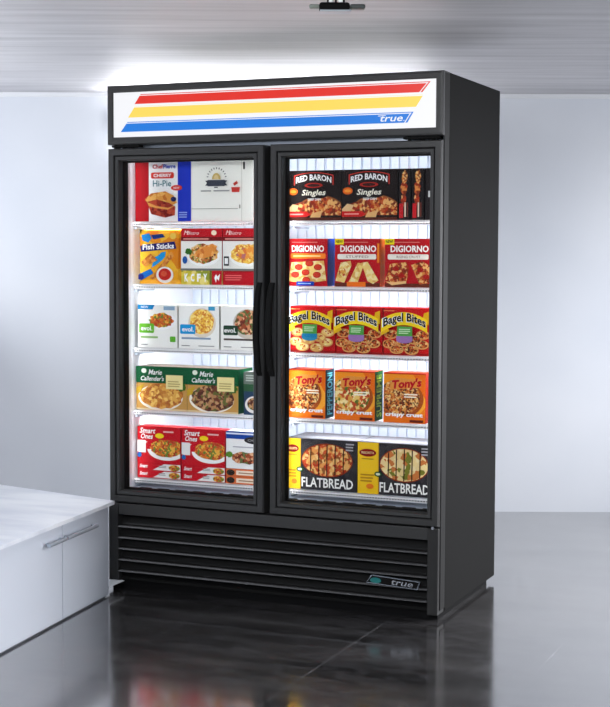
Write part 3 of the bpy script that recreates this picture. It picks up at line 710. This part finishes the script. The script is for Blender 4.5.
# --- right door, second shelf
def red_pizza(w_, kind):
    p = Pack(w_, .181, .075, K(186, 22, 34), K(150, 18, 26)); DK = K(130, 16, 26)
    p.lines(.12, .91, .88, .94, 1, K(224, 130, 120))
    p.text('DIGIORNO', .52, .79, .80, .14, K(252, 244, 240), bold=.03)
    if kind == 0:
        p.rrect(.10, .58, .96, .69, K(240, 130, 40)); p.lines(.16, .61, .88, .66, 1, K(250, 220, 150))
        p.poly([(.04, .10), (.12, .50), (.92, .54), (.98, .12), (.5, .06)], CHEESE)
        for a, c in ((.30, .40), (.57, .48), (.78, .40), (.22, .24), (.48, .29), (.76, .24), (.50, .13)): p.ell(a, c, .10, .065, K(176, 40, 30)); p.ell(a, c, .08, .05, K(200, 64, 44))
        p.rect(.26, .01, .70, .10, K(30, 70, 170)); p.lines(.3, .04, .66, .07, 1, K(170, 190, 240))
    else:
        p.rrect(.06, .57, .92, .68, K(240, 232, 222)); p.text('STUFFED' if kind == 1 else 'RISING CRUST', .5, .625, .5, .05, K(130, 90, 80))
        p.rect(0, .88, .20, 1, K(250, 226, 30)); p.text('NEW!', .10, .94, .15, .06, BK, bold=.03)
        p.rect(0, 0, 1, .08, K(110, 50, 34))
        if kind == 1:
            for q in ([(.02, .12), (.14, .50), (.36, .54), (.38, .44), (.22, .08)], [(.30, .06), (.52, .50), (.66, .48), (.52, .08)], [(.60, .50), (.74, .52), (.98, .14), (.86, .06), (.74, .12)]):
                p.poly(q, CHEESE); 
            p.ell(.18, .3, .08, .10, PIZZAY, wob=.2); p.rect(.28, .0, .70, .10, K(236, 120, 36)); p.rect(.95, .5, 1, .9, K(236, 130, 40))
        else:
            p.poly([(.02, .16), (.12, .48), (.46, .52), (.52, .40), (.46, .10), (.16, .06)], PIZZA); p.poly([(.56, .46), (.80, .54), (1, .40), (1, .12), (.74, .06)], PIZZA)
            p.poly([(.02, .12), (.16, .04), (.46, .08), (.46, .13), (.16, .10)], K(236, 190, 130))
            for a, c in ((.24, .38), (.36, .24), (.76, .36), (.88, .22)): p.ell(a, c, .07, .05, K(170, 36, 30))
    p.side(*( (K(30, 60, 150),) if kind == 0 else (K(232, 130, 40),) if kind == 1 else (K(150, 18, 26),)))
    return p
put(red_pizza(.168, 0), 'red_pizza_box', .697, SZ[1] + EPS, 'red pizza box showing pepperoni slices and a blue bottom tag, second shelf', 'food box')
put(red_pizza(.182, 1), 'red_pizza_box', .896, SZ[1] + EPS, 'red box with cheese-topped bread slices and an orange tag, second shelf', 'food box')
put(red_pizza(.187, 2), 'red_pizza_box', 1.098, SZ[1] + EPS, 'red box with two dark pizza pieces and yellow corner tag, right edge', 'food box')

# --- right door, third shelf
def bagel(w_, kind):
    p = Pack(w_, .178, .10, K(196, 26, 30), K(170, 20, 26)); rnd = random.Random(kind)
    p.rect(0, 0, 1, .05, K(150, 30, 30))
    for a, c in ((.16, .44), (.84, .44), (.14, .24), (.30, .13), (.62, .12), (.84, .24), (.46, .28), (.70, .34)):
        p.ell(a, c, .15, .095, K(222, 160, 96)); p.ell(a, c + .008, .125, .075, CHEESE if kind == 0 else CRUMB)
        for q in range(5): p.ell(a + rnd.uniform(-.08, .08), c + rnd.uniform(-.04, .05), .018, .014, K(190, 56, 34), n=8)
    n = 12
    def arcb(v0, v1, u0, u1, h): return [(u0 + (u1 - u0) * i / n, v1 + h * (1 - (2 * i / n - 1) ** 2)) for i in range(n + 1)] + [(u0 + (u1 - u0) * i / n, v0 + h * (1 - (2 * i / n - 1) ** 2)) for i in range(n + 1)][::-1]
    p.poly([(0, .42), (.18, .52), (.12, .62), (0, .58)], K(232, 184, 30)); p.poly([(1, .66), (1, .94), (.9, .90), (.86, .7)], K(232, 184, 30))
    p.poly(arcb(.49, .76, .0, .97, .16), K(250, 216, 36))
    p.poly([(.34, .34), (.66, .34), (.66, .62), (.34, .62)], K(90, 166, 80)); p.lines(.38, .46, .62, .58, 3, K(200, 230, 190)); p.ell(.5, .34, .17, .07, K(60, 150, 190) if kind == 0 else K(160, 120, 180), PI, 2 * PI); p.rect(.33, .34, .67, .42, K(40, 140, 190) if kind == 0 else K(160, 120, 180))
    p.text('Bagel Bites', .49, .655, .92, .25, W_, bold=.045, arc=.13); p.text('Bagel Bites', .5, .66, .89, .23, BK, bold=.025, arc=.13)
    p.lines(.06, .93, .3, .96, 1, K(240, 150, 90)); return p
put(bagel(.187, 0), 'snack_box', .712, SZ[2] + EPS, 'red and yellow snack box with blue-edged green label, third shelf left', 'food box')
put(bagel(.186, 1), 'snack_box', .904, SZ[2] + EPS, 'red and yellow snack box between its two look-alikes, third shelf', 'food box')
put(bagel(.187, 2), 'snack_box', 1.095, SZ[2] + EPS, 'red and yellow snack box at the right edge of the third shelf', 'food box')

# --- right door, fourth shelf
def crispy(w_, kind):
    p = Pack(w_, .188, .085, ORANGE, K(200, 60, 30), top=K(170, 60, 30))
    p.rect(0, .0, 1, .05, K(226, 110, 30)); p.rect(0, .97, 1, 1, K(210, 70, 30)); 
    p.ell(.40, .48, .56 if kind else .5, .38, K(170, 84, 34)); p.lay -= 0
    p.ell(.38, .51, .50 if kind else .46, .36, PIZZAY if kind == 1 else CRUMB)
    p.poly([(-.0, .0), (1, .0), (1, .17), (.6, .13), (0, .17)], K(236, 120, 30))
    p.poly([(.16, .66), (.90, .72), (.92, .88), (.30, .90), (.16, .80)], K(226, 150, 70)); p.text("Tony's", .54, .77, .72, .23, K(186, 14, 36), bold=.045, shear=.1, slope=.10)
    p.lines(.5, .50, .86, .60, 2, K(250, 240, 220)); p.text('crispy crust', .5, .155, .90, .10, W_, bold=.04); p.rect(.64, .02, .96, .07, K(110, 40, 24))
    if kind == 0: p.side(K(16, 60, 76), 'PEPPERONI', K(110, 214, 232))
    if kind == 1: p.side(K(20, 84, 40), 'SUPREME', K(150, 200, 70))
    return p
put(crispy(.153, 0), 'orange_pizza_box', .706, SZ[3] - .003 + EPS + .003, 'orange pizza box with teal end panel, leftmost on right fourth shelf', 'food box')
put(crispy(.163, 1), 'orange_pizza_box', .898, SZ[3] + EPS, 'orange pizza box with dark green end panel, middle of fourth shelf', 'food box')
put(crispy(.165, 2), 'orange_pizza_box', 1.097, SZ[3] + EPS, 'orange pizza box rightmost on the fourth shelf', 'food box')

# --- right door, bottom shelf
def flatbread(w_, yl, food, top):
    p = Pack(w_, .196, .20, K(52, 50, 54), K(50, 48, 52), top=K(120, 122, 128)); Y = K(244, 200, 40)
    m = mottled('slate_print', [(48, 46, 50), (58, 56, 60), (42, 40, 46)], 30); p.rect(0, 0, 1, 1, m)
    p.rect(0, 0, yl, 1, Y); p.rect(yl - .012, 0, yl, 1, K(214, 160, 30))
    p.ell(yl * .48, .80, yl * .40, .075, K(140, 24, 24)); p.text('FRESCHETTA', yl * .48, .80, yl * .6, .045, K(244, 214, 160), bold=.02); p.lines(yl * .2, .66, yl * .8, .70, 1, K(170, 130, 40)); p.lines(yl * .15, .22, yl * .8, .40, 3, K(190, 140, 30)); p.ell(yl * .6, .15, yl * .18, .05, K(236, 130, 40))
    c = yl + (1 - yl) * .48; r = (1 - yl) * .44
    p.ell(c, .60, r * 1.04, .33, K(150, 60, 30)); p.ell(c, .60, r, .31, food, wob=.02)
    for k in range(5):
        u = c - r + 2 * r * (k + 1) / 6; hh = .31 * math.sqrt(max(0, 1 - ((u - c) / r) ** 2)); p.poly([(u - .008, .60 - hh), (u + .006, .60 - hh), (u + .012, .60 + hh), (u - .004, .60 + hh)], K(70, 34, 24))
    p.text('FLATBREAD', yl + (1 - yl) * .49, .155, (1 - yl) * .92, .19, K(250, 250, 246), bold=.02)
    p.ell(yl + .0, .40, .05, .05, K(40, 90, 50)); p.ell(yl + .0, .40, .03, .025, K(220, 226, 200)); p.lines(.86, .80, .98, .97, 3, K(170, 170, 176)); return p
put(flatbread(.296, .215, SLAB, 0), 'flatbread_box', .694, SZ[4] + EPS, 'black and yellow flatbread box with red tomato pizza, bottom shelf', 'food box')
put(flatbread(.30, .285, SLABG, 0), 'flatbread_box', .994, SZ[4] + EPS, 'black and yellow flatbread box with green-dotted cheese pizza, bottom shelf', 'food box')
